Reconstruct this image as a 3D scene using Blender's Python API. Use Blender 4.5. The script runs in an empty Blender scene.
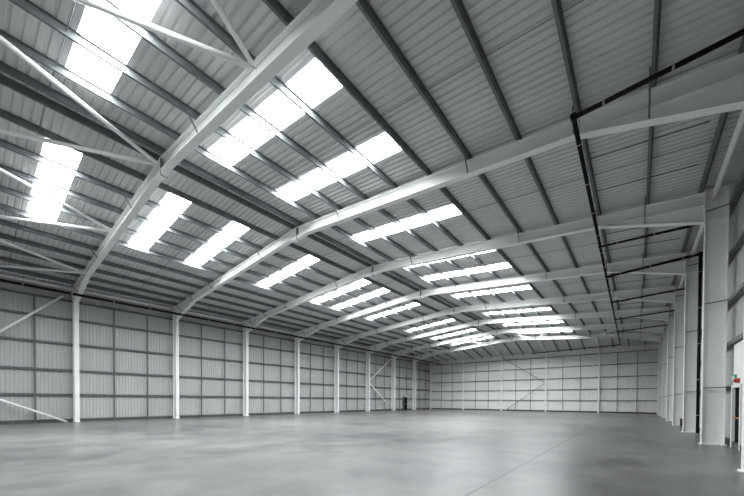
import bpy, math
from mathutils import Vector, Matrix

SC = bpy.context.scene
COL = SC.collection

# ------------------------------------------------------------------ dimensions (metres)
S = 6.2003          # bay length
Y0 = 4.645          # first frame in front of the camera
XM = -13.762        # ridge line
HALF = 15.589       # ridge to the inner face of a column
CD = 0.60           # column depth
T = 0.083           # roof pitch (tangent)
ZR = 10.47          # top of rafter at ridge
PD = 0.21           # purlin depth
RD = 0.46           # rafter depth
XL, XR = XM - HALF - CD - 0.22, XM + HALF + CD + 0.22      # wall sheets
YF, YB = Y0 - 3 * S, 54.40                                 # front (behind camera) and back wall
YH = Y0 + 7 * S + 0.12                                     # end of main roof, start of the sloping end bay
ZE = 8.80                                                  # roof height along the back wall

def fy(k): return Y0 + k * S
def ztop(d): return ZR - T * abs(d)          # rafter top
def zsheet(d): return ztop(d) + PD           # underside of roof sheet

# ------------------------------------------------------------------ materials
def new_mat(name):
    m = bpy.data.materials.new(name); m.use_nodes = True
    nt = m.node_tree
    return m, nt, nt.nodes['Principled BSDF']

def painted(name, col, rough=0.5, metal=0.0, var=0.06, scale=1.2, spec=0.5):
    m, nt, b = new_mat(name)
    tc = nt.nodes.new('ShaderNodeTexCoord')
    n = nt.nodes.new('ShaderNodeTexNoise'); n.inputs['Scale'].default_value = scale; n.inputs['Detail'].default_value = 5
    nt.links.new(tc.outputs['Object'], n.inputs['Vector'])
    r = nt.nodes.new('ShaderNodeValToRGB')
    r.color_ramp.elements[0].position = 0.3; r.color_ramp.elements[1].position = 0.7
    r.color_ramp.elements[0].color = (*[c * (1 - var) for c in col], 1)
    r.color_ramp.elements[1].color = (*[min(1, c * (1 + var)) for c in col], 1)
    nt.links.new(n.outputs['Fac'], r.inputs['Fac'])
    nt.links.new(r.outputs['Color'], b.inputs['Base Color'])
    b.inputs['Roughness'].default_value = rough
    b.inputs['Metallic'].default_value = metal
    b.inputs['Specular IOR Level'].default_value = spec
    return m

MAT = {
    'steel': painted('white_painted_steel', (0.88, 0.895, 0.87), 0.4, 0, 0.04, 0.8),
    'galv': painted('galvanised_steel', (0.15, 0.162, 0.168), 0.5, 0.0, 0.18, 3.0),
    'rail': painted('dark_galvanised_rail', (0.11, 0.12, 0.125), 0.55, 0.0, 0.15, 3.0),
    'roof': painted('roof_liner_sheet', (0.64, 0.648, 0.65), 0.5, 0, 0.05, 0.5),
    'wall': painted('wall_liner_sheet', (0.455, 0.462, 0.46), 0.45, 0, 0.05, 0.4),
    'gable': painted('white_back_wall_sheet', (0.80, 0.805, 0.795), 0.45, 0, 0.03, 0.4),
    'plinth': painted('dark_plinth', (0.075, 0.08, 0.08), 0.7, 0, 0.2, 2.0),
    'black': painted('black_plastic_pipe', (0.006, 0.006, 0.007), 0.6, 0, 0.1, 3.0, 0.2),
    'clip': painted('zinc_clip', (0.36, 0.37, 0.37), 0.4, 0.3, 0.05, 3.0),
    'dark': painted('dark_door_leaf', (0.006, 0.006, 0.007), 0.8, 0, 0.1, 2.0, 0.05),
    'white': painted('white_plastic', (0.78, 0.79, 0.78), 0.4, 0, 0.02, 2.0),
    'red': painted('red_plastic', (0.45, 0.03, 0.03), 0.35, 0, 0.05, 2.0),
    'green': painted('green_sign', (0.02, 0.30, 0.12), 0.4, 0, 0.03, 2.0),
    'brass': painted('brass_handle', (0.55, 0.30, 0.10), 0.35, 0.6, 0.05, 5.0),
    'rust': painted('red_brown_box', (0.07, 0.04, 0.032), 0.6, 0, 0.2, 5.0),
}

def floor_material():
    m, nt, b = new_mat('polished_concrete')
    L = nt.links.new
    tc = nt.nodes.new('ShaderNodeTexCoord')
    big = nt.nodes.new('ShaderNodeTexNoise'); big.inputs['Scale'].default_value = 0.13; big.inputs['Detail'].default_value = 4; big.inputs['Roughness'].default_value = 0.5
    sm = nt.nodes.new('ShaderNodeTexNoise'); sm.inputs['Scale'].default_value = 0.8; sm.inputs['Detail'].default_value = 7; sm.inputs['Roughness'].default_value = 0.6
    L(tc.outputs['Object'], big.inputs['Vector']); L(tc.outputs['Object'], sm.inputs['Vector'])
    mx = nt.nodes.new('ShaderNodeMix'); mx.data_type = 'FLOAT'; mx.inputs[0].default_value = 0.45
    L(big.outputs['Fac'], mx.inputs[2]); L(sm.outputs['Fac'], mx.inputs[3])
    r = nt.nodes.new('ShaderNodeValToRGB')
    r.color_ramp.elements[0].position = 0.38; r.color_ramp.elements[0].color = (0.07, 0.074, 0.076, 1)
    r.color_ramp.elements[1].position = 0.62; r.color_ramp.elements[1].color = (0.215, 0.215, 0.212, 1)
    L(mx.outputs[0], r.inputs['Fac'])
    # saw-cut joints: thin darker lines along the hall and across it
    sep = nt.nodes.new('ShaderNodeSeparateXYZ'); L(tc.outputs['Object'], sep.inputs[0])
    def joint(axis, offset, pitch, half):
        a = nt.nodes.new('ShaderNodeMath'); a.operation = 'SUBTRACT'; L(sep.outputs[axis], a.inputs[0]); a.inputs[1].default_value = offset
        p = nt.nodes.new('ShaderNodeMath'); p.operation = 'PINGPONG'; L(a.outputs[0], p.inputs[0]); p.inputs[1].default_value = pitch / 2
        c = nt.nodes.new('ShaderNodeMath'); c.operation = 'LESS_THAN'; L(p.outputs[0], c.inputs[0]); c.inputs[1].default_value = half
        return c
    jx = joint('X', -2.16, 31.0, 0.028)
    jy = joint('Y', 25.0, 24.8, 0.02)
    jm = nt.nodes.new('ShaderNodeMath'); jm.operation = 'MAXIMUM'; L(jx.outputs[0], jm.inputs[0]); L(jy.outputs[0], jm.inputs[1])
    dk = nt.nodes.new('ShaderNodeMix'); dk.data_type = 'RGBA'
    L(jm.outputs[0], dk.inputs[0]); L(r.outputs['Color'], dk.inputs[6]); dk.inputs[7].default_value = (0.035, 0.035, 0.035, 1)
    L(dk.outputs[2], b.inputs['Base Color'])
    rr = nt.nodes.new('ShaderNodeMapRange'); L(mx.outputs[0], rr.inputs[0])
    rr.inputs[1].default_value = 0.35; rr.inputs[2].default_value = 0.65; rr.inputs[3].default_value = 0.285; rr.inputs[4].default_value = 0.33
    L(rr.outputs[0], b.inputs['Roughness'])
    b.inputs['IOR'].default_value = 1.45
    bp = nt.nodes.new('ShaderNodeBump'); bp.inputs['Strength'].default_value = 0.02; bp.inputs['Distance'].default_value = 0.02
    L(sm.outputs['Fac'], bp.inputs['Height'])
    return m
MAT['floor'] = floor_material()

def skylight_material():
    m = bpy.data.materials.new('daylit_translucent_sheet'); m.use_nodes = True
    nt = m.node_tree; nt.nodes.clear()
    o = nt.nodes.new('ShaderNodeOutputMaterial'); e = nt.nodes.new('ShaderNodeEmission')
    e.inputs['Color'].default_value = (0.95, 0.98, 1.0, 1); e.inputs['Strength'].default_value = SKY
    nt.links.new(e.outputs[0], o.inputs['Surface'])
    return m
SKY = 16.0
MAT['sky'] = skylight_material()

# ------------------------------------------------------------------ mesh building
class MB:
    def __init__(s): s.v = []; s.f = []
    def add(s, vs, fs):
        n = len(s.v); s.v += [tuple(v) for v in vs]; s.f += [tuple(i + n for i in f) for f in fs]
    def box(s, x0, x1, y0, y1, z0, z1):
        s.add([(x0,y0,z0),(x1,y0,z0),(x1,y1,z0),(x0,y1,z0),(x0,y0,z1),(x1,y0,z1),(x1,y1,z1),(x0,y1,z1)],
              [(0,3,2,1),(4,5,6,7),(0,1,5,4),(1,2,6,5),(2,3,7,6),(3,0,4,7)])
    def prism(s, prof, p0, p1, ax, ay):
        """2D profile swept from p0 to p1; ax, ay: the two axes of the profile."""
        p0, p1, ax, ay = map(Vector, (p0, p1, ax, ay)); n = len(prof)
        vs = [p0 + ax * a + ay * b for a, b in prof] + [p1 + ax * a + ay * b for a, b in prof]
        fs = [(i, (i + 1) % n, n + (i + 1) % n, n + i) for i in range(n)] + [tuple(range(n))[::-1], tuple(range(n, 2 * n))]
        s.add(vs, fs)
    def tube(s, p0, p1, r, n=10):
        p0, p1 = Vector(p0), Vector(p1); d = (p1 - p0).normalized()
        a = d.orthogonal().normalized(); b = d.cross(a)
        s.prism([(r * math.cos(2 * math.pi * i / n), r * math.sin(2 * math.pi * i / n)) for i in range(n)], p0, p1, a, b)
    def build(s, name, mat, parent=None, origin=(0, 0, 0), smooth=False):
        ox, oy, oz = origin
        me = bpy.data.meshes.new(name)
        me.from_pydata([(x - ox, y - oy, z - oz) for x, y, z in s.v], [], s.f)
        me.materials.append(MAT[mat]); me.validate(); me.update()
        import bmesh
        bm = bmesh.new(); bm.from_mesh(me); bmesh.ops.recalc_face_normals(bm, faces=bm.faces); bm.to_mesh(me); bm.free()
        if smooth:
            for p in me.polygons: p.use_smooth = len(p.vertices) == 4
        o = bpy.data.objects.new(name, me); COL.objects.link(o)
        if parent: o.parent = parent
        else: o.location = origin
        return o

def tag(o, label, cat, group=None):
    o['label'] = label; o['category'] = cat; o['kind'] = 'thing'
    if group: o['group'] = group
    return o
def struct(o): o['kind'] = 'structure'; return o
def empty(name, loc, label, cat, group=None):
    o = bpy.data.objects.new(name, None); COL.objects.link(o); o.location = loc; o.empty_display_size = 0.3
    return tag(o, label, cat, group)
def copy_thing(root, loc, label):
    r = root.copy(); COL.objects.link(r); r.location = loc; r['label'] = label
    for ch in list(root.children):
        c = ch.copy(); COL.objects.link(c); c.parent = r
        for g in list(ch.children):
            d = g.copy(); COL.objects.link(d); d.parent = c
    return r

def i_prof(w, d, tw, tf):
    """I section: a = width axis, b = depth axis, origin at top centre, going down."""
    w2, t2 = w / 2, tw / 2
    return [(-w2, 0), (w2, 0), (w2, -tf), (t2, -tf), (t2, -d + tf), (w2, -d + tf), (w2, -d), (-w2, -d), (-w2, -d + tf), (-t2, -d + tf), (-t2, -tf), (-w2, -tf)]

ORD = ['first', 'second', 'third', 'fourth', 'fifth', 'sixth', 'seventh', 'eighth', 'ninth', 'tenth', 'eleventh', 'twelfth']

# ------------------------------------------------------------------ setting
m = MB(); m.box(XL - 0.3, XR + 0.3, YF - 0.3, YB + 0.3, -0.3, 0.0)
struct(m.build('floor', 'floor'))

def ribs(lo, hi, pitch, pan, crown, h, start=None):
    """(position, height) points of a trapezoidal sheet profile."""
    pts = []; k = math.floor((lo - (start or 0)) / pitch); web = (pitch - pan - crown) / 2
    while True:
        b = (start or 0) + k * pitch
        for p, z in ((b, 0), (b + pan, 0), (b + pan + web, h), (b + pan + web + crown, h)):
            if lo < p < hi: pts.append((p, z))
        if b > hi: break
        k += 1
    return [(lo, pts[0][1])] + pts + [(hi, pts[-1][1])]

RP = 0.2222
SKYD = {1: (1.36, 7.46), -1: (2.02, 7.98)}
SKY_W = RP * 4.0
def snap(y): return round((y - YF) / RP) * RP + YF
# bay positions of the daylight strips (in bays from the first frame)
SK_R = [-1.39, -0.455, 0.158, 0.617, 1.405, 2.155, 2.62, 3.45, 4.18, 4.63, 5.62, 6.62]
SK_L = [-1.39, -0.460, 0.160, 0.622, 1.425, 2.25, 2.62, 3.43, 4.63, 5.62, 6.62]
SKYS = {1: [snap(fy(b)) for b in SK_R], -1: [snap(fy(b)) for b in SK_L]}

def roof_strip(mb, side, prof, d0, d1, dz=0.0):
    n = len(prof); vs = []; fs = []
    for y, h in prof:
        vs.append((XM + side * d0, y, zsheet(d0) + h + dz)); vs.append((XM + side * d1, y, zsheet(d1) + h + dz))
    for i in range(n - 1): fs.append((2 * i, 2 * i + 1, 2 * i + 3, 2 * i + 2))
    mb.add(vs, fs)

ceil = MB()
DEND = HALF + CD + 0.30
for side in (1, -1):
    prof = ribs(YF, YH, RP, 0.125, 0.040, 0.040, YF)
    SKY_D0, SKY_D1 = SKYD[side]
    roof_strip(ceil, side, prof, 0.0, SKY_D0)
    roof_strip(ceil, side, prof, SKY_D1, DEND)
    edges = [YF]
    for y in sorted(SKYS[side]): edges += [y, y + SKY_W]
    edges.append(YH)
    for a, b in zip(edges[0::2], edges[1::2]):
        if b - a > 0.01: roof_strip(ceil, side, ribs(a, b, RP, 0.125, 0.040, 0.040, YF), SKY_D0, SKY_D1)
struct(ceil.build('ceiling', 'roof'))

# sloping end bay between the last frame and the back wall
end = MB(); N = 150
vs = []; fs = []; k = 0
xs = ribs(XM - DEND, XM + DEND, 0.25, 0.19, 0.02, 0.03)
for x, h in xs:
    d = abs(x - XM); vs += [(x, YH, zsheet(d) + h), (x, YB + 0.1, min(ZE + h, zsheet(d)))]
for i in range(len(xs) - 1): fs.append((2 * i, 2 * i + 1, 2 * i + 3, 2 * i + 2))
# ridge point
end.add(vs, fs); struct(end.build('ceiling_end', 'roof'))

def wall_sheet(name, axis, at, lo, hi, z0, z1, inward, pitch=0.19):
    mb = MB(); prof = ribs(lo, hi, pitch, pitch - 0.075, 0.035, 0.026)
    vs = []; fs = []
    for p, h in prof:
        q = at + inward * h
        zt = z1(p) if callable(z1) else z1
        vs += [(q, p, z0), (q, p, zt)] if axis == 'x' else [(p, q, z0), (p, q, zt)]
    for i in range(len(prof) - 1): fs.append((2 * i, 2 * i + 1, 2 * i + 3, 2 * i + 2))
    mb.add(vs, fs)
    # outer skin so that the wall has a real thickness
    t = -inward * 0.12
    if axis == 'x': mb.box(min(at + t, at + t * 1.2), max(at + t, at + t * 1.2), lo, hi, z0, z1 if not callable(z1) else 9.6)
    else: mb.box(lo, hi, min(at + t, at + t * 1.2), max(at + t, at + t * 1.2), z0, z1 if not callable(z1) else z1(XM))
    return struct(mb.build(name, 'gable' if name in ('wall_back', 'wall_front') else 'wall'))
ZW = zsheet(HALF + CD + 0.22)
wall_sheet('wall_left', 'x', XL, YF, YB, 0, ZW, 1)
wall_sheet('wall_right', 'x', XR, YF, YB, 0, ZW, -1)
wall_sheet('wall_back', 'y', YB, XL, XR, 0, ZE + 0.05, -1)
wall_sheet('wall_front', 'y', YF, XL, XR, 0, lambda x: zsheet(x - XM), 1)  # unseen behind the camera, made white to bounce light onto the frames

def plinth(name, x0, x1, y0, y1):
    mb = MB(); mb.box(x0, x1, y0, y1, 0, 0.17)
    mb.box(x0, x1, y0, y1, 0.19, 0.21); struct(mb.build(name, 'plinth'))
plinth('baseboard_left', XL + 0.04, XL + 0.14, YF + 0.1, YB - 0.1)
plinth('baseboard_right', XR - 0.14, XR - 0.04, YF + 0.1, YB - 0.1)
plinth('baseboard_back', XL + 0.15, XR - 0.15, YB - 0.14, YB - 0.04)

# ------------------------------------------------------------------ skylights
SIDE = {1: 'right', -1: 'left'}
for side in (1, -1):
    for i, y in enumerate(sorted(SKYS[side])):
        SKY_D0, SKY_D1 = SKYD[side]; mb = MB(); roof_strip(mb, side, ribs(y, y + SKY_W, RP, 0.125, 0.040, 0.040, YF), SKY_D0, SKY_D1)
        o = mb.build('skylight', 'sky', None, (XM + side * 4.7, y + SKY_W / 2, zsheet(4.7)))
        n = i - 1   # the first is unseen behind the camera, added to light the near frames
        lab = f'daylight strip in the {SIDE[side]} roof slope, added unseen behind the viewer' if n < 0 else f'bright white daylight strip in the {SIDE[side]} roof slope, {ORD[n]} from the camera'
        tag(o, lab, 'skylight', f'skylights of the {SIDE[side]} roof slope')

# ------------------------------------------------------------------ portal frames
def frame_parts(root):
    """Parts in the frame's own coordinates: origin on the floor under the ridge."""
    fw = 0.26
    for s in (1, -1):
        # column: I section, depth along X
        xi, xo = s * HALF, s * (HALF + CD)
        mb = MB()
        mb.prism(i_prof(0.25, CD, 0.018, 0.024), (xi, 0, 0.03), (xi, 0, ztop(HALF)), (0, 1, 0), (-s, 0, 0))
        mb.box(min(xi, xo), max(xi, xo), -0.125, 0.125, ztop(HALF), ztop(HALF) + 0.02)
        col = mb.build('column', 'steel', root)
        mb = MB(); mb.box(min(xi, xo) - 0.05, max(xi, xo) + 0.05, -0.17, 0.17, 0, 0.03)
        for bx in (xi + s * 0.12, xo - s * 0.12):
            for by in (-0.1, 0.1): mb.tube((bx, by, 0.03), (bx, by, 0.07), 0.015, 6)
        mb.build('base_plate', 'steel', col)
        # web stiffeners level with the haunch
        for z in (8.12,):
            mb = MB(); mb.box(min(xi, xo) + 0.03, max(xi, xo) - 0.03, -0.12, 0.12, z, z + 0.015)
            mb.build('stiffener', 'steel', col)
        # rafter
        dirv = Vector((s, 0, -T)).normalized(); nrm = Vector((s * T, 0, 1)).normalized()
        mb = MB()
        mb.prism(i_prof(fw, RD, 0.016, 0.022), (0, 0, ZR), (s * (HALF - 0.025), 0, ztop(HALF - 0.025)), (0, 1, 0), (0, 0, 1))
        mb.build('rafter', 'steel', root)
        # end plate between haunch and column
        mb = MB(); mb.box(min(s * (HALF - 0.025), s * HALF), max(s * (HALF - 0.025), s * HALF), -0.125, 0.125, 8.02, ztop(HALF) - 0.02)
        mb.build('end_plate', 'steel', root)
        # eaves haunch: triangular web and bottom flange under the rafter
        d0 = HALF - 3.15; zb0 = ztop(d0) - RD; zb1 = 8.10; d1 = HALF - 0.025; zt1 = ztop(d1) - RD
        mb = MB()
        tri = [(s * d0, zb0 - 0.0), (s * d1, zt1), (s * d1, zb1 + 0.02)]
        mb.add([(x, -0.008, z) for x, z in tri] + [(x, 0.008, z) for x, z in tri], [(0, 1, 2), (5, 4, 3), (0, 2, 5, 3), (2, 1, 4, 5), (1, 0, 3, 4)])
        mb.prism([(-fw / 2, 0), (fw / 2, 0), (fw / 2, 0.022), (-fw / 2, 0.022)], (s * (d0 - 0.05), 0, zb0 - 0.01), (s * d1, 0, zb1), (0, 1, 0), (0, 0, 1))
        mb.build('haunch', 'steel', root)
        # thin diagonal stays from the bottom flange up to the purlins
        for d in ((3.1, 9.2, 12.3, 13.9) if s > 0 else (3.3, 9.35, 12.4, 14.4)):
            zb = ztop(d) - RD if d < d0 else zb0 + (zb1 - zb0) * (d - d0) / (d1 - d0)
            mb = MB()
            for q in (-1,):
                mb.prism([(-0.02, -0.02), (0.02, -0.02), (0.02, 0.02), (-0.02, 0.02)], (s * d, q * 0.10, zb + 0.03), (s * d, q * (0.12 + (ztop(d) - zb) * 0.75), ztop(d) + 0.10), (1, 0, 0), (0, 1, 0))
            mb.build('rafter_stay', 'galv', root)
        for z in (2.05, 5.11, 8.45) if s > 0 else ():
            mb = MB(); mb.prism([(-0.018, -0.018), (0.018, -0.018), (0.018, 0.018), (-0.018, 0.018)], (s * (HALF + 0.03), -0.13, z), (s * (HALF + CD + 0.06), -0.28, z + 0.02), (0, 1, 0), (0, 0, 1))
            mb.build('rail_stay', 'galv', root)
    # apex: stiffener plates and small haunch
    mb = MB()
    za = ZR - RD - 0.16
    pts = [(-0.75, ZR - T * 0.75 - RD), (0, ZR - RD), (0.75, ZR - T * 0.75 - RD), (0.12, za), (-0.12, za)]
    n = len(pts)
    mb.add([(x, -0.10, z) for x, z in pts] + [(x, 0.10, z) for x, z in pts], [tuple(range(n)), tuple(range(2 * n - 1, n - 1, -1))] + [(i, n + i, n + (i + 1) % n, (i + 1) % n) for i in range(n)])
    mb.build('apex_haunch', 'steel', root)
    mb = MB(); mb.box(-0.012, 0.012, -0.118, 0.118, za - 0.02, ZR + 0.0)
    mb.build('apex_plate', 'galv', root)

FL = ['nearest white steel portal frame, its ridge joint at the meeting point of two roof tubes',
      'second nearest white portal frame, its right haunch crossed by the black pipe corner',
      'third white portal frame, its right column the nearest big column beside the door',
      'fourth white portal frame, black downpipe in front of its right column',
      'fifth white portal frame from the camera, midway along the hall',
      'sixth white portal frame from the camera, left column carrying a far wall brace',
      'seventh white portal frame from the camera, second last before the back wall',
      'farthest white portal frame, last before the back wall, beyond the left dark door']
FG = 'white portal frames along the hall'
f0 = empty('portal_frame', (XM, fy(0), 0), FL[0], 'steel frame', FG)
frame_parts(f0)
for k in range(1, 8):
    copy_thing(f0, (XM, fy(k), 0), FL[k])

# ------------------------------------------------------------------ purlins
def z_prof(dep, w=0.06, t=0.009):
    return [(0, 0), (t, 0), (t, dep - t), (w, dep - t), (w, dep), (0, dep), (0, t), (-w, t), (-w, 0)]
PUR = {1: [0.27, 1.55, 3.08, 4.61, 6.14, 7.67, 9.22, 10.80, 12.40, 13.98, 15.48], -1: [0.27] + [1.72 + 1.535 * i for i in range(9)] + [15.45]}
for s in (1, -1):
    for i, d in enumerate(PUR[s]):
        x = XM + s * d; mb = MB()
        mb.prism(z_prof(PD - 0.004, 0.06 if i < 10 else 0.10), (x, YF + 0.05, ztop(d) + 0.002), (x, YH, ztop(d) + 0.002), (1, 0, -s * T), (0, 0, 1))
        o = mb.build('roof_purlin', 'galv', None, (x, fy(2), ztop(d)))
        w = 'dark grey ridge purlin on the %s of the twin pair at the ridge' % SIDE[s] if i == 0 else (
            'dark grey eaves purlin, lowest on the %s roof slope' % SIDE[s] if i == 10 else
            f'long grey roof purlin, {ORD[i-1]} below the ridge pair on the {SIDE[s]} slope')
        tag(o, w, 'purlin', f'purlins of the {SIDE[s]} roof slope')

# thin sag rods across the purlins at mid bay
for s in (1, -1):
    for k in range(-1, 7):
        mb = MB(); y = fy(k + 0.5)
        mb.tube((XM + s * 0.3, y, ztop(0.3) + 0.10), (XM + s * 15.4, y, ztop(15.4) + 0.10), 0.011, 6)
        o = mb.build('sag_rod', 'galv', None, (XM + s * 8, y, ztop(8)))
        where = 'in front of the nearest portal frame' if k < 0 else f'between the {ORD[k]} and {ORD[k+1]} portal frames'
        tag(o, f'thin dark rod across the {SIDE[s]} slope purlins {where}', 'rod', 'sag rods of the roof')
# stouter struts across the last two purlin gaps on the right
for k in range(1, 7):
    for q, fr in enumerate((0.33, 0.67)):
        y = fy(k + fr); mb = MB()
        mb.tube((XM + 12.46, y, ztop(12.5) + 0.05), (XM + 15.22, y, ztop(15.2) + 0.05), 0.018, 6)
        o = mb.build('purlin_strut', 'rail', None, (XM + 14, y, ztop(14)))
        tag(o, f'dark strut near the right eaves, {("nearer", "farther")[q]} of two between {ORD[k]} and {ORD[k+1]} frames', 'strut', 'dark struts near the right eaves')

# ------------------------------------------------------------------ eaves tubes, one per bay and side
for s in (-1, 1):
    for k in range(-1, 7):
        y0 = fy(k) + 0.02; y1 = (fy(k + 1) - 0.02) if k < 7 else YB - 0.9
        d = HALF + 0.22; mb = MB(); mb.tube((XM + s * d, y0, 8.93), (XM + s * d, y1, 8.93), 0.085, 12)
        o = mb.build('eaves_tube', 'steel', None, (XM + s * d, (y0 + y1) / 2, 8.9), True)
        where = 'ahead of the nearest column' if k < 0 else (f'between the {ORD[k]} and {ORD[k+1]} columns' if k < 7 else 'between the last column and the back wall')
        tag(o, f'white round tube along the {SIDE[s]} eaves {where}', 'tube', f'eaves tubes on the {SIDE[s]}')

# ------------------------------------------------------------------ wall rails and upright struts
RZ_L = [1.85, 3.50, 5.28, 6.95, 8.20]
RZ_R = [2.05, 3.58, 5.11, 6.77, 8.54]
RZ_B = [1.68, 3.24, 4.85, 6.50, 8.05]
LEV = ['lowest', 'second lowest', 'middle', 'second highest', 'highest']
def c_prof(h, w): return [(0, -h/2), (w, -h/2), (w, -h/2 + 0.015), (0.015, -h/2 + 0.015), (0.015, h/2 - 0.015), (w, h/2 - 0.015), (w, h/2), (0, h/2)]
for i in range(5):
    mb = MB(); x = XL + 0.03
    mb.prism(c_prof(0.125, 0.17), (XL + 0.21, YF + 0.1, RZ_L[i]), (XL + 0.21, YB - 0.35, RZ_L[i]), (-1, 0, 0), (0, 0, 1))
    tag(mb.build('wall_rail', 'rail', None, (XL + 0.1, fy(3), RZ_L[i])), f'dark grey horizontal rail on the left wall, {LEV[i]} of five', 'wall rail', 'rails of the left wall')
    mb = MB()
    mb.prism(c_prof(0.125, 0.17), (XR - 0.21, YF + 0.1, RZ_R[i]), (XR - 0.21, YB - 0.35, RZ_R[i]), (1, 0, 0), (0, 0, 1)) if i else [
        mb.prism(c_prof(0.125, 0.17), (XR - 0.21, a, RZ_R[i]), (XR - 0.21, b, RZ_R[i]), (1, 0, 0), (0, 0, 1)) for a, b in ((16.90, YB - 0.35),)]
    tag(mb.build('wall_rail', 'rail', None, (XR - 0.1, fy(3), RZ_R[i])), f'dark grey horizontal rail on the right wall, {LEV[i]} of five', 'wall rail', 'rails of the right wall')
    mb = MB()
    mb.prism(c_prof(0.075, 0.15), (XL + 0.25, YB - 0.19, RZ_B[i]), (XR - 0.25, YB - 0.19, RZ_B[i]), (0, 1, 0), (0, 0, 1))
    tag(mb.build('wall_rail', 'galv', None, (XM, YB - 0.1, RZ_B[i])), f'grey horizontal rail on the back wall, {LEV[i]} of five', 'wall rail', 'rails of the back wall')

NTH = {1: 'nearer', 2: 'farther'}
for k in range(-1, 8):
    for j in (1, 2):
        if k == -1 and j == 1: continue
        y = fy(k + j / 3 + (0.015 if j == 1 else 0.02)); mb = MB()
        if k == 7: y = fy(7) + (YB - fy(7)) * j / 3
        mb.box(XL + 0.215, XL + 0.255, y - 0.045, y + 0.045, 0.0, RZ_L[4] + 0.05)
        o = mb.build('wall_strut', 'rail', None, (XL + 0.235, y, 0.2))
        where = 'ahead of the nearest left column' if k < 0 else (f'between the {ORD[k]} and {ORD[k+1]} left columns' if k < 7 else 'between the last left column and back corner')
        lab = f'dark upright strut on the left wall {where}' if k < 0 else f'dark left wall upright, {NTH[j]} of two {where}'
        tag(o, lab, 'wall strut', 'upright struts of the left wall')
PX = [-29.85, -23.50, -17.04, -10.60, -4.15, 1.95]
SPAN = ['leftmost span', 'second span from left', 'middle span', 'second span from right', 'rightmost span']
for k in range(5):
    for j in (1, 2):
        x = PX[k] + (PX[k + 1] - PX[k]) * j / 3; mb = MB()
        mb.box(x - 0.028, x + 0.028, YB - 0.235, YB - 0.195, 0.0, RZ_B[4] + 0.05)
        tag(mb.build('wall_strut', 'galv', None, (x, YB - 0.21, 0.2)), f'thin grey upright on the back wall, {"left" if j == 1 else "right"} one in the {SPAN[k]}', 'wall strut', 'upright struts of the back wall')
for k in (2, 3, 4, 5, 6):
    for j in (1, 2):
        y = fy(k + j / 3); mb = MB()
        mb.box(XR - 0.255, XR - 0.215, y - 0.045, y + 0.045, 0.0, RZ_R[4] + 0.05)
        tag(mb.build('wall_strut', 'rail', None, (XR - 0.235, y, 0.2)), f'dark upright on the right wall, {NTH[j]} of two between {ORD[k-2]} and {ORD[k-1]} right columns', 'wall strut', 'upright struts of the right wall')

# ------------------------------------------------------------------ back wall posts and their sloping rafters
PN = ['in the left corner', 'second from the left corner', 'third from the left corner', 'fourth from the left corner', 'second from the right corner', 'in the right corner']
for i, x in enumerate(PX):
    e = empty('gable_post', (x, YB - 0.36, 0), f'slim white steel post on the back wall, {PN[i]}', 'post', 'posts of the back wall')
    mb = MB(); mb.prism(i_prof(0.17, 0.22, 0.012, 0.016), (0, -0.11, 0.02), (0, -0.11, ZE - 0.20), (1, 0, 0), (0, -1, 0)); mb.build('shaft', 'steel', e)
    mb = MB(); mb.box(-0.14, 0.14, -0.17, 0.17, 0, 0.02); mb.build('base_plate', 'steel', e)
    if 0 < i < 5:
        d = x - XM; mb = MB()
        za = ztop(d) - 0.05
        mb.prism(i_prof(0.16, 0.24, 0.012, 0.016), (x, fy(7) + 0.13, za), (x, YB - 0.2, ZE - 0.03), (1, 0, 0), (0, 0, 1))
        tag(mb.build('end_rafter', 'steel', None, (x, fy(7) + 3, za)), f'short white rafter sloping down to the back wall post {PN[i]}', 'rafter', 'short end rafters at the back wall')
EP = [XM + 1.6 * v for v in (-9, -8, -7, -5, -4, -3, -1, 0, 1, 3, 4, 5, 7, 8, 9)]
for i, x in enumerate(EP):
    d = abs(x - XM); mb = MB()
    mb.prism(z_prof(0.15, 0.06), (x, fy(7) + 0.13, ztop(d) + 0.03), (x, YB - 0.2, ZE - 0.17), (1, 0, 0), (0, 0, 1))
    tag(mb.build('end_purlin', 'galv', None, (x, fy(7) + 3, ztop(d))), f'dark short purlin in the sloping end bay, {(ORD + ["thirteenth", "fourteenth", "fifteenth"])[i]} from the left', 'purlin', 'end bay purlins')

# ------------------------------------------------------------------ bracing tubes
def brace(name, p0, p1, r, label, group, mat='steel', cat='brace'):
    p0, p1 = Vector(p0), Vector(p1); mid = (p0 + p1) / 2; d = (p1 - p0).normalized()
    e = empty(name, mid, label, cat, group)
    mb = MB(); mb.tube(p0 + d * 0.12, p1 - d * 0.12, r, 12); mb.build('tube', mat, e, mid, True)
    a = d.orthogonal().normalized(); b = d.cross(a)
    if abs(a.z) > abs(b.z): a, b = b, a
    for p, q in ((p0, 1), (p1, -1)):
        mb = MB(); mb.prism([(-0.07, -0.008), (0.07, -0.008), (0.07, 0.008), (-0.07, 0.008)], p, p + d * q * 0.24, b, a); mb.build('gusset', mat, e, mid)
    return e
def rz(d): return ztop(d) - 0.30
NODES = [-12.4, -6.2, 0.0, 6.2, 12.4]
WHICH = {-12.4: 'the low left joint', -6.2: 'the mid left joint', 0.0: 'the ridge joint', 6.2: 'the mid right joint', 12.4: 'the low right joint'}
for d in NODES:
    if d == 12.4: continue
    for q in (-1, 1):
        dd = d + q * 3.1
        brace('roof_brace', (XM + d + (0.2 if d else 0), fy(0) - 0.16, rz(d)), (XM + dd, fy(-1) + 0.1, rz(dd)), 0.065,
              f'white roof tube from {WHICH[d]} of the nearest frame, running to the {"left" if q < 0 else "right"}', 'roof bracing tubes nearest the camera')
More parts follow.
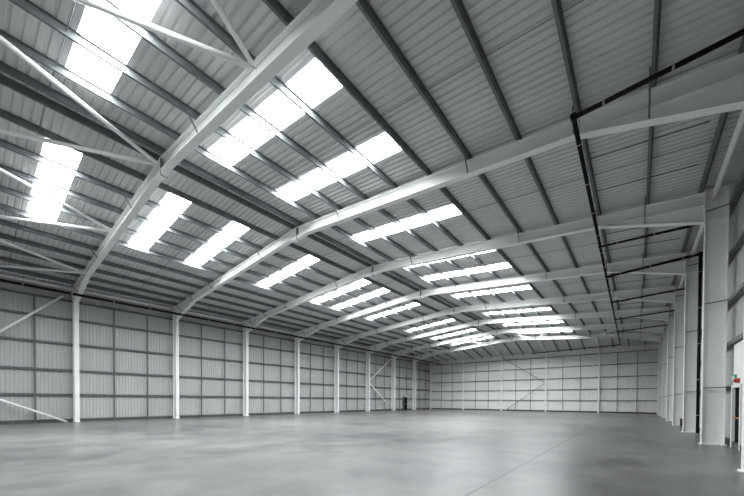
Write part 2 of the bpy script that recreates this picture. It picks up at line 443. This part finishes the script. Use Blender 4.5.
for d in NODES:
    for q in (-1, 1):
        dd = d + q * 3.1
        brace('roof_brace', (XM + d, fy(6) + 0.16, rz(d)), (XM + dd, fy(7) - 0.16, rz(dd)), 0.06,
              f'far roof tube from {WHICH[d]} of the seventh frame, running to the {"left" if q < 0 else "right"}', 'far roof bracing tubes')
XB = XM - HALF + -0.25
brace('wall_brace', (XB, -1.40, 2.90), (XB, 4.02, 8.38), 0.07, 'white diagonal tube rising to the top of the nearest left column', 'left wall braces nearest the camera')
brace('wall_brace', (XB, -1.40, 2.78), (XB, 4.18, 0.02), 0.07, 'white diagonal tube sloping down to the floor by the nearest left column', 'left wall braces nearest the camera')
brace('wall_brace', (XB, fy(5) + 0.15, 4.30), (XB, fy(6) - 0.15, 8.35), 0.075, 'upper white diagonal tube on the left wall between sixth and seventh columns', 'far left wall braces')
brace('wall_brace', (XB, fy(5) + 0.15, 4.15), (XB, fy(6) - 0.15, 0.02), 0.075, 'lower white diagonal tube on the left wall between sixth and seventh columns', 'far left wall braces')
brace('wall_brace', (-10.75, YB - 0.56, 4.35), (-16.9, YB - 0.56, 8.45), 0.035, 'upper grey diagonal tube on the middle of the back wall', 'back wall braces', 'galv')
brace('wall_brace', (-10.75, YB - 0.62, 4.20), (-16.4, YB - 0.62, 0.03), 0.05, 'lower grey diagonal tube on the middle of the back wall', 'back wall braces', 'clip')

# ------------------------------------------------------------------ rain pipes
def pipe_path(mb, pts, r):
    for a, b in zip(pts, pts[1:]): mb.tube(a, b, r, 12)
    for p in pts[1:-1]:   # elbow collars
        p = Vector(p)
        mb.tube(p + Vector((0, 0, -r * 1.25)), p + Vector((0, 0, r * 1.25)), r * 1.3, 12)
def clips(e, a, b, r, pitch, name='pipe_clip', hang=None):
    a, b = Vector(a), Vector(b); n = max(1, int((b - a).length / pitch)); d = (b - a).normalized()
    for i in range(n):
        p = a + (b - a) * ((i + 0.5) / n); mb = MB(); mb.tube(p - d * 0.02, p + d * 0.02, r * 1.18, 12)
        c = mb.build(name, 'clip', e, e.location)
        if hang:
            h = hang(p)
            if h > p.z + 0.1:
                mb = MB(); mb.tube(p + Vector((0, 0, r)), (p.x, p.y, h), 0.008, 6); mb.build('hanger', 'galv', c, e.location)
ZP = 8.60
def xp(y): return -1.32 - 0.43 * (y - 9.54) / 41.5
e = empty('rain_pipe', (xp(9.54), 9.54, ZP), 'long black pipe hung under the right roof slope, with branches to the right wall', 'pipe')
hg = lambda p: ztop(p.x - XM) - 0.0
A, B = (xp(9.54), 9.54, ZP), (xp(51.0), 51.0, ZP)
mb = MB(); pipe_path(mb, [A, B], 0.055); mb.build('pipe_run', 'black', e, e.location, True)
clips(e, A, B, 0.055, 2.0, 'pipe_clip', hg)
for y, r, zx, down in ((9.54, 0.055, 8.78, 0), (18.2, 0.05, 8.55, 0), (22.85, 0.065, 8.86, 1), (28.95, 0.055, 8.80, 2), (35.1, 0.05, 8.75, 0), (41.3, 0.05, 8.75, 0)):
    x0 = xp(y); x1 = XM + HALF + CD - 0.10
    pts = [(x0, y, ZP), (x1, y, zx)]
    if down: pts.append((x1, y, 0.0 if down == 1 else 0.3))
    mb = MB(); pipe_path(mb, pts, r); c = mb.build('branch', 'black', e, e.location, True)
    mb = MB(); mb.tube((x0 - 0.0, y - 0.09, ZP), (x0, y + 0.09, ZP), 0.072, 12); mb.build('elbow', 'black', c, e.location, True)
    clips(e, pts[0], pts[1], r, 0.95)
    if down: clips(e, pts[1], pts[2], r, 1.6)
mb = MB(); pipe_path(mb, [(xp(51.0), 51.0, ZP), (-12.0, 51.3, 8.42)], 0.055); mb.build('branch', 'black', e, e.location, True)

e = empty('rain_pipe', (-27.5, 20, 8.12), 'thin black pipe along the left eaves passing in front of the column heads', 'pipe')
A, B = (-27.5, YF + 0.2, 8.12), (-27.5, YB - 0.8, 8.12)
mb = MB(); mb.tube(A, B, 0.085, 12); mb.build('pipe_run', 'black', e, e.location, True)
clips(e, A, B, 0.085, 2.07, 'pipe_clip', hg)

# ------------------------------------------------------------------ doors and small things
# right door beside the nearest right column
DX = XR - 0.10; dy0, dy1, dh = 15.36, 16.42, 2.03
e = bpy.data.objects.new('door_1', None); COL.objects.link(e); e.location = (DX, (dy0 + dy1) / 2, 0); struct(e)
mb = MB()
for a, b in ((dy0 - 0.09, dy0), (dy1, dy1 + 0.14)): mb.box(DX - 0.05, XR - 0.03, a, b, 0, dh + 0.10)
mb.box(DX - 0.05, XR - 0.03, dy0, dy1, dh, dh + 0.10)
mb.build('door_frame', 'steel', e, e.location)
mb = MB(); mb.box(DX + 0.03, DX + 0.065, dy0, dy1, 0.01, dh); leaf = mb.build('door_leaf', 'dark', e, e.location)
mb = MB(); mb.tube((DX - 0.0, dy0 + 0.1, 1.02), (DX - 0.0, dy1 - 0.1, 1.02), 0.022, 10)
for y in (dy0 + 0.12, dy1 - 0.12): mb.box(DX - 0.01, DX + 0.06, y - 0.03, y + 0.03, 0.98, 1.06)
mb.build('push_bar', 'brass', leaf, e.location)
mb = MB(); mb.box(DX - 0.03, XR - 0.03, dy0 - 0.3, dy1 - 0.05, dh + 0.10, 3.48)
struct(mb.build('trim_1', 'steel'))
# exit sign
e = empty('exit_sign', (DX - 0.06, 16.120, 2.36), 'green exit sign with white running figure above the dark right door', 'sign')
mb = MB(); mb.box(DX - 0.065, DX - 0.031, 15.890, 16.390, 2.26, 2.46); mb.build('panel', 'green', e, e.location)
mb = MB(); fx0, fx1 = DX - 0.069, DX - 0.065
mb.box(fx0, fx1, 16.250, 16.360, 2.28, 2.44)                                    # doorway
mb.add([(fx0, 15.930, 2.36), (fx0, 16.000, 2.42), (fx0, 16.000, 2.30)], [(0, 1, 2)]); mb.box(fx0, fx1, 16.000, 16.070, 2.345, 2.375)   # arrow
mb.tube((fx0, 16.170, 2.425), (fx1, 16.170, 2.425), 0.018, 10)                    # figure: head, body, limbs
for a, b in (((16.170, 2.41), (16.150, 2.345)), ((16.150, 2.345), (16.200, 2.31)), ((16.200, 2.31), (16.190, 2.275)), ((16.150, 2.345), (16.110, 2.30)), ((16.170, 2.40), (16.220, 2.375)), ((16.170, 2.40), (16.120, 2.37))):
    mb.tube((fx0 + 0.002, a[0], a[1]), (fx0 + 0.002, b[0], b[1]), 0.009, 6)
mb.build('pictogram', 'white', e, e.location)
# red alarm unit
e = empty('fire_alarm', (DX - 0.06, 15.590, 2.24), 'small red fire alarm box beside the exit sign over the right door', 'alarm')
mb = MB(); mb.box(DX - 0.09, DX - 0.031, 15.430, 15.790, 2.17, 2.31); mb.build('body', 'red', e, e.location)
mb = MB(); mb.tube((DX - 0.13, 15.610, 2.24), (DX - 0.09, 15.610, 2.24), 0.055, 14); mb.build('lens', 'red', e, e.location)
# low vent
e = empty('wall_vent', (XR - 0.25, 17.85, 0.16), 'small dark slatted vent at the foot of the right wall by the near column', 'vent')
mb = MB()
for z in (0.02, 0.30): mb.box(XR - 0.30, XR - 0.19, 17.45, 18.25, z, z + 0.03)
for y in (17.45, 17.83, 18.21): mb.box(XR - 0.30, XR - 0.19, y, y + 0.04, 0.05, 0.30)
mb.build('vent_frame', 'clip', e, e.location)
mb = MB()
for i in range(4): mb.box(XR - 0.27, XR - 0.20, 17.49, 18.21, 0.07 + i * 0.06, 0.085 + i * 0.06)
mb.build('vent_slats', 'plinth', e, e.location)
# brown box at the foot of the far downpipe
mb = MB(); mb.box(XM + HALF + CD - 0.28, XM + HALF + CD - 0.02, 28.75, 29.15, 0, 0.42); mb.box(XM + HALF + CD - 0.30, XM + HALF + CD, 28.73, 29.17, 0.42, 0.46)
tag(mb.build('pipe_boot', 'rust', None, (XM + HALF + CD - 0.15, 28.95, 0)), 'small red-brown box on the floor at the foot of a pipe by the fifth frame', 'box')

# left door far away
ly, lx = 45.72, XL + 0.16
e = bpy.data.objects.new('door_2', None); COL.objects.link(e); e.location = (lx, ly, 0); struct(e)
mb = MB()
for a, b in ((ly - 0.52, ly - 0.42), (ly + 0.42, ly + 0.52)): mb.box(lx - 0.1, lx + 0.14, a, b, 0, 2.12)
mb.box(lx - 0.1, lx + 0.14, ly - 0.42, ly + 0.42, 2.02, 2.12); mb.build('door_frame', 'rail', e, e.location)
mb = MB(); mb.box(lx + 0.055, lx + 0.10, ly - 0.42, ly + 0.42, 0.01, 2.02); leaf = mb.build('door_leaf', 'dark', e, e.location)
mb = MB(); mb.tube((lx + 0.14, ly - 0.34, 1.0), (lx + 0.14, ly + 0.34, 1.0), 0.02, 8)
for y in (ly - 0.3, ly + 0.3): mb.box(lx + 0.10, lx + 0.14, y - 0.03, y + 0.03, 0.97, 1.03)
mb.build('push_bar', 'clip', leaf, e.location)
e = empty('bulkhead_light', (lx + 0.16, ly, 2.3), 'small white bulkhead light above the dark door in the left wall', 'light fitting')
mb = MB(); mb.box(XL + 0.01, lx + 0.14, ly - 0.25, ly + 0.25, 2.12, 2.42); mb.build('backplate', 'clip', e, e.location)
mb = MB(); mb.box(lx + 0.14, lx + 0.20, ly - 0.22, ly + 0.22, 2.23, 2.39); mb.build('cover', 'white', e, e.location)

# ------------------------------------------------------------------ world, camera
w = bpy.data.worlds.new('World'); SC.world = w; w.use_nodes = True
w.node_tree.nodes['Background'].inputs[0].default_value = (0.80, 0.88, 1.0, 1)
w.node_tree.nodes['Background'].inputs[1].default_value = 1.0

th, pi_, ro = 0.6812, -0.0132, 0.0045
right = Vector((math.cos(th), math.sin(th), 0)); fwd = Vector((-math.sin(th), math.cos(th), 0)); up = Vector((0, 0, 1))
f2 = fwd * math.cos(pi_) + up * math.sin(pi_); u2 = up * math.cos(pi_) - fwd * math.sin(pi_)
r3 = right * math.cos(ro) + u2 * math.sin(ro); u3 = u2 * math.cos(ro) - right * math.sin(ro)
cd = bpy.data.cameras.new('camera'); cam = bpy.data.objects.new('camera', cd); COL.objects.link(cam)
M3 = Matrix((r3, u3, -f2)).transposed()
cam.matrix_world = Matrix.Translation((0, 0, 1.55)) @ M3.to_4x4()
cd.sensor_width = 36; cd.lens = 36 * 327.64 / 744
cd.shift_x = 0.0; cd.shift_y = (404.735 - 248) / 744
cd.clip_start = 0.05; cd.clip_end = 500
SC.camera = cam

SC.view_settings.view_transform = 'Standard'; SC.view_settings.look = 'None'
SC.view_settings.exposure = 1.24; SC.view_settings.gamma = 1.0
SC.view_settings.use_curve_mapping = False
SC.cycles.sample_clamp_indirect = 5.0; SC.cycles.max_bounces = 12; SC.cycles.diffuse_bounces = 8; SC.cycles.glossy_bounces = 4
